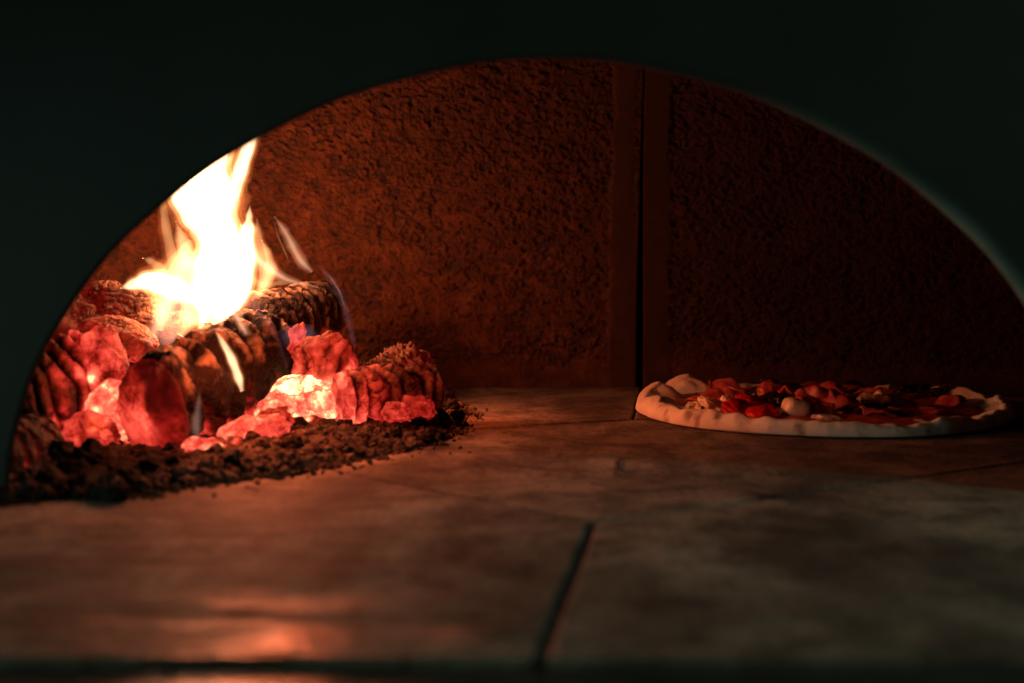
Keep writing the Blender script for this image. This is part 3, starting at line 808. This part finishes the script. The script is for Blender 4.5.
tongue(F1, [(205, 310, 8), (202, 322, 5), (198, 334, 1)], 1.05, 'hot', 0.8, 15)

tongue(F1, [(160, 330, 5), (163, 308, 14), (170, 285, 20), (182, 260, 14), (190, 240, 4)], 1.095, 'warm', 0.7, 23)
tongue(F1, [(215, 325, 8), (226, 300, 18), (240, 272, 20), (244, 245, 12), (242, 225, 3)], 1.12, 'hot', 0.7, 24)
tongue(F1, [(252, 300, 2), (262, 288, 7), (270, 272, 9), (268, 255, 5), (262, 240, 1)], 1.10, 'warm', 0.8, 25)
tongue(F1, [(150, 345, 4), (158, 325, 10), (164, 308, 10), (172, 292, 6)], 1.06, 'veil', 0.8, 26)
tongue(F1, [(205, 240, 3), (192, 214, 19), (184, 186, 24), (200, 152, 24), (235, 108, 10), (250, 85, 0.5)], 1.105, 'hot', 0.6, 27)
F2 = flame('thin loose orange tongue of flame right of the tall flame', at(300, 290, 1.13))
tongue(F2, [(312, 272, 2), (302, 262, 5), (293, 247, 5), (285, 232, 4), (275, 217, 0.8)], 1.13, 'wisp', 0.6, 16)
tongue(F2, [(289, 262, 0.8), (284, 250, 1.6), (278, 236, 1.4), (274, 222, 0.5)], 1.125, 'mid', 0.8, 17)
F3 = flame('faint curved wisp of flame above the right shoulder of the black log', at(345, 330, 1.16))
tongue(F3, [(354, 346, 2), (349, 322, 2.6), (342, 300, 3), (332, 281, 3.2), (318, 265, 1)], 1.16, 'gas', 0.8, 18)
tongue(F3, [(345, 308, 0.6), (340, 293, 1.4), (333, 281, 1.6), (326, 272, 0.5)], 1.16, 'mid', 0.8, 19)
F4 = flame('short bright flame standing on the flank of the front log', at(235, 390, 1.0))
tongue(F4, [(242, 391, 3), (238, 376, 6.5), (231, 358, 6.5), (223, 343, 4.5), (216, 331, 0.8)], 1.0, 'hot', 0.8, 20)
F5 = flame('pale little flame in the cleft of the front log', at(197, 430, 0.945))
tongue(F5, [(197, 436, 4), (196, 424, 6), (198, 408, 4), (200, 392, 1)], 0.945, 'veil', 0.8, 21)
F6 = flame('bluish veil of burning gas before the black log', at(300, 345, 1.1))
tongue(F6, [(270, 352, 4), (288, 338, 9), (306, 334, 8), (318, 336, 2)], 1.09, 'gas', 0.7, 22)

# ------------------------------------------------------------------ pizza
PC = Vector((0.2555, 1.170, 0.0014)); PR = 0.152
pizza = tag(empty('pizza', PC), 'raw topped pizza with puffy pale crust beside the wall joint', 'pizza')

def pizza_crust():
    nt_, nr = 420, 110
    th = np.linspace(0, 2 * math.pi, nt_, endpoint=False); rr = np.linspace(0, 1, nr)
    Tm, Rm = np.meshgrid(th, rr, indexing='ij'); T = Tm.ravel(); r_ = Rm.ravel()
    cs, sn = np.cos(T), np.sin(T)
    circ = np.stack([cs * 2, sn * 2, 0 * T], 1)
    RR = PR * (1 + 0.022 * fbm(circ + 3, 3))
    # profile: flat middle, puffed rim that rolls over to the stone
    def blister(ang, amp, wd): return amp * np.exp(-(((T - R(ang) + math.pi) % (2 * math.pi) - math.pi) / wd) ** 2)
    bl = blister(186, 0.0065, 0.15) + blister(163, 0.0085, 0.13) + blister(139, 0.0125, 0.15) + blister(28, 0.006, 0.22) + blister(352, 0.0045, 0.10) + blister(325, 0.002, 0.12) + blister(225, 0.002, 0.15)
    pinch = blister(174, 0.0045, 0.05) + blister(151, 0.0055, 0.05) + blister(118, 0.003, 0.06) + blister(5, 0.003, 0.05) + blister(212, 0.002, 0.06)
    edge_h = 0.0094 + 0.0032 * fbm(circ * 2.0 + 8, 3) - 0.0035 * ss(np.sin(T), 0.55, 0.9) * ss(np.cos(T), -0.55, -0.3)
    edge_h = edge_h + bl - pinch
    r0 = 0.87 - 16.0 * (bl - 0.4 * pinch) + 0.03 * fbm(circ * 3 + 2, 2)
    s = np.clip((r_ - r0) / (1 - r0), 0, 1)
    z = 0.006 + (edge_h - 0.006) * np.sin(np.clip(s * 1.6, 0, 1) * math.pi / 2) ** 0.9 * (s > 0)
    over = np.clip((s - 0.55) / 0.45, 0, 1)
    z = np.where(over > 0, edge_h * np.sqrt(np.clip(1 - over ** 2.4, 0, 1)) + 0.0012, z)
    rad = RR * (r_ + 0.0)
    X = cs * rad; Y = sn * rad * 0.97
    P = np.stack([X, Y, z], 1)
    P[:, 2] += (0.0020 * fbm(P * 60, 3) + 0.0022 * fbm(P * 28 + 5, 2)) * ss(r_, 0.6, 0.85) * (1 - ss(over, 0.75, 1.0))
    P[:, 2] = np.maximum(P[:, 2], 0.0008)
    br = np.clip(ss(fbm(P * 52 + 21, 3), 0.30, 0.62), 0, 1) * ss(r_, 0.7, 0.9) * 0.8
    top = P.reshape(nt_, nr, 3)
    bot = top[:, ::-1].copy(); bot[:, :, 2] = 0.0; bot = bot[:, 1:]
    A = np.concatenate([top, bot], 1); brA = np.concatenate([br.reshape(nt_, nr), np.zeros((nt_, nr - 1))], 1)
    V = A.reshape(-1, 3) + np.array(PC)
    i, j = np.meshgrid(np.arange(nt_), np.arange(A.shape[1] - 1), indexing='ij'); n2 = A.shape[1]
    F = np.stack([i * n2 + j, i * n2 + j + 1, ((i + 1) % nt_) * n2 + j + 1, ((i + 1) % nt_) * n2 + j], -1).reshape(-1, 4)
    return link('crust', np_mesh('crust', V, F[:, ::-1], {'brown': brA.ravel()}), M['dough'], pizza)
pizza_crust()

def disc(name, rad, z, mat, seed, wob, th):
    nt_, nr = 160, 40
    T, Rm = np.meshgrid(np.linspace(0, 2 * math.pi, nt_, endpoint=False), np.linspace(0, 1, nr), indexing='ij'); T = T.ravel(); r_ = Rm.ravel()
    rd = rad * (1 + wob * fbm(np.stack([np.cos(T) * 2.5, np.sin(T) * 2.5, T * 0 + seed], 1), 3))
    P = np.stack([np.cos(T) * rd * r_, np.sin(T) * rd * r_, z + th * np.sqrt(np.clip(1 - r_ ** 4, 0, 1))], 1)
    P[:, 2] += 0.0018 * fbm(P * 60 + seed, 3) * (1 - r_ ** 6)
    i, j = np.meshgrid(np.arange(nt_), np.arange(nr - 1), indexing='ij')
    F = np.stack([i * nr + j, i * nr + j + 1, ((i + 1) % nt_) * nr + j + 1, ((i + 1) % nt_) * nr + j], -1).reshape(-1, 4)
    return link(name, np_mesh(name, P + np.array(PC), F[:, ::-1]), M[mat], pizza)
disc('sauce', 0.131, 0.0055, 'sauce', 3, 0.04, 0.003)


def topping(name, mat, px, py, Y, rad, rot=(0, 0, 0), seed=0, rough=0.15, box=2.0, label=None, sub=(36, 52)):
    o = lump(name, at(px, py, Y), rad, rot, seed, rough, mat=mat, parent=pizza, box=box, sub=sub)
    if label: o['label'] = label
    return o

def fold(name, mat, px, py, Y, w, d, h, seed, rot=(0, 0, 0), waves=2.0):
    """a thin slice lying in folds"""
    n1, n2 = 56, 40
    U, V = np.meshgrid(np.linspace(-1, 1, n1), np.linspace(-1, 1, n2), indexing='ij'); U = U.ravel(); V = V.ravel()
    off = seed * 4.7
    rr = 1 - 0.12 * (U * U * V * V) + 0.1 * pn(np.stack([U * 2, V * 2, U * 0 + off], 1))
    X = U * w * rr; Y_ = V * d * rr
    q = np.stack([U * waves + off, V * waves * 0.7, U * 0 + off], 1)
    Z = h * (0.9 * pn(q) + 0.35 * pn(q * 2.3 + 4)) + h * 0.7 * np.sin(U * waves * 1.7 + V * 1.1 + off) * 0.6
    X = X + h * 0.5 * pn(q * 1.4 + 11); Y_ = Y_ + h * 0.5 * pn(q * 1.4 + 17)
    P = np.stack([X, Y_, Z], 1) @ np.array(Euler([R(k) for k in rot]).to_matrix()).T
    P += np.array(at(px, py, Y))
    o = link(name, np_mesh(name, P, grid_faces(n1, n2)), M[mat], pizza)
    s = o.modifiers.new('thick', 'SOLIDIFY'); s.thickness = 0.0022; s.offset = 0
    return o

# left third
fold('ham_slice', 'ham', 718, 396, 1.19, 0.024, 0.030, 0.007, 1, (0, -10, 20), 1.3)
fold('ham_slice', 'ham', 742, 391, 1.22, 0.028, 0.024, 0.008, 2, (0, 6, -10), 1.4)
for k, (x, y, Yd, s) in enumerate([(696, 406, 1.15, .0055), (727, 399, 1.14, .0042), (721, 412, 1.105, .0040), (712, 408, 1.125, .0085), (735, 405, 1.13, .004), (705, 404, 1.16, .006), (690, 411, 1.13, .004), (700, 411, 1.11, .0045)]):
    topping('cheese_blob', 'cheese', x, y, Yd, (s * 1.35, s * 1.2, s * 0.75), (0, 10 * k, 0), 60 + k, 0.3)
topping('pepper_slice', 'pepper', 739, 410, 1.105, (0.0135, 0.016, 0.0058), (14, 12, 0), 70, 0.16, 2.6)
topping('pepper_slice', 'pepper', 764, 414, 1.085, (0.0135, 0.014, 0.0050), (10, -6, 10), 71, 0.16, 2.6)
topping('pepper_slice', 'pepper', 752, 403, 1.15, (0.014, 0.012, 0.006), (10, 14, 30), 72, 0.16, 2.6)
topping('tomato_slice', 'ham', 771, 392, 1.19, (0.0105, 0.006, 0.0095), (-20, 8, 0), 73, 0.2, 2.4)
for k, (x, y, Yd, s) in enumerate([(757, 393, 1.20, .009), (787, 391, 1.22, .011), (771, 384, 1.23, .008), (797, 398, 1.17, .010), (782, 403, 1.14, .010), (768, 402, 1.16, .010), (935, 396, 1.22, .010), (948, 393, 1.23, .010), (920, 391, 1.25, .010), (955, 402, 1.19, .009), (855, 389, 1.25, .010), (900, 390, 1.25, .010)]):
    topping('olive', 'olive', x, y, Yd, (s * 1.3, s, s * 0.6), (0, 25 * k % 60 - 30, 10 * k), 80 + k, 0.25)
# middle
topping('cheese_blob', 'cheese', 796, 409, 1.09, (0.0105, 0.012, 0.0085), (0, 10, 0), 98, 0.07, 3.0)
fold('ham_slice', 'ham', 826, 403, 1.105, 0.020, 0.020, 0.011, 7, (14, 0, 20), 1.5)
fold('ham_slice', 'ham', 843, 404, 1.12, 0.015, 0.018, 0.010, 8, (-5, 16, -10), 1.5)
fold('ham_slice', 'ham', 812, 394, 1.18, 0.028, 0.022, 0.008, 9, (0, 0, 0), 1.3)
fold('ham_slice', 'ham', 840, 389, 1.24, 0.034, 0.022, 0.007, 10, (0, 0, 10), 1.3)
topping('cheese_blob', 'cheese', 828, 419, 1.07, (0.012, 0.007, 0.0032), (0, 4, 0), 91, 0.25, 2.4)
# right third
topping('mushroom_slice', 'mushroom', 884, 403, 1.13, (0.021, 0.016, 0.0080), (0, 12, 0), 92, 0.2)
topping('cheese_blob', 'cheese', 880, 395, 1.125, (0.0055, 0.006, 0.0035), (0, -8, 0), 93, 0.2)
fold('ham_slice', 'ham', 868, 395, 1.2, 0.024, 0.020, 0.008, 11, (0, 0, 0), 1.3)
fold('ham_slice', 'ham', 910, 410, 1.105, 0.022, 0.018, 0.005, 12, (0, 5, 0), 1.3)
fold('ham_slice', 'ham', 930, 405, 1.15, 0.022, 0.018, 0.007, 13, (0, -5, 0), 1.3)
fold('ham_slice', 'ham', 884, 413, 1.09, 0.020, 0.014, 0.004, 14, (0, 5, 0), 1.3)
fold('ham_slice', 'ham', 905, 397, 1.21, 0.026, 0.020, 0.007, 15, (0, 5, 0), 1.3)

# ------------------------------------------------------------------ light
def point(name, p, power, col, rad):
    l = bpy.data.lights.new(name, 'POINT'); l.energy = power; l.color = col; l.shadow_soft_size = rad
    o = bpy.data.objects.new(name, l); C.objects.link(o); o.location = p
    return o
FC = (1.0, 0.22, 0.085)
point('flame_light', at(214, 245, 1.13), 1.8, FC, 0.022)
point('flame_light', at(200, 300, 1.12), 0.9, FC, 0.016)
point('flame_light', at(262, 262, 1.13), 0.5, FC, 0.008)

EC = (1.0, 0.14, 0.04)
point('ember_light', at(262, 335, 0.95), 1.05, EC, 0.03)
point('ember_light', at(430, 364, 1.14), 0.26, EC, 0.02)
point('ember_light', at(98, 418, 0.95), 0.06, EC, 0.008)

al = bpy.data.lights.new('room_lamp', 'AREA'); al.energy = 0.29; al.color = (0.60, 1.0, 0.80); al.size = 0.15; al.spread = R(62)
ao = bpy.data.objects.new('room_lamp', al); C.objects.link(ao)
ao.location = (-0.95, 0.42, 0.08)
ao.rotation_euler = (Vector((0.32, 0.72, 0.02)) - ao.location).to_track_quat('-Z', 'Y').to_euler()

bl_ = bpy.data.lights.new('room_lamp', 'AREA'); bl_.energy = 0.27; bl_.color = (0.66, 1.0, 0.80); bl_.size = 0.2; bl_.spread = R(55)
bo = bpy.data.objects.new('room_lamp', bl_); C.objects.link(bo)
bo.location = (1.0, 0.1, 0.9)
bo.rotation_euler = (Vector((0.24, 0.60, 0.0)) - bo.location).to_track_quat('-Z', 'Y').to_euler()

w = bpy.data.worlds.new('World'); scene.world = w; w.use_nodes = True
w.node_tree.nodes['Background'].inputs['Color'].default_value = (0.55, 0.9, 0.85, 1)
w.node_tree.nodes['Background'].inputs['Strength'].default_value = 0.012

# ------------------------------------------------------------------ camera and render
cam = bpy.data.cameras.new('Camera'); co = bpy.data.objects.new('Camera', cam); C.objects.link(co)
co.location = (0, 0, H); co.rotation_euler = (math.pi / 2 - PITCH, 0, 0)
cam.lens = 50; cam.sensor_width = 36; cam.clip_start = 0.02; cam.clip_end = 100
cam.dof.use_dof = True; cam.dof.focus_distance = 1.16; cam.dof.aperture_fstop = 4.6; cam.dof.aperture_blades = 0
scene.camera = co
scene.view_settings.view_transform = 'Standard'; scene.view_settings.look = 'None'
scene.view_settings.exposure = 0.0; scene.view_settings.gamma = 1.0
cy = scene.cycles
cy.max_bounces = 8; cy.diffuse_bounces = 4; cy.glossy_bounces = 4; cy.transparent_max_bounces = 96; cy.volume_bounces = 0
cy.use_denoising = True
cy.sample_clamp_indirect = 4.0
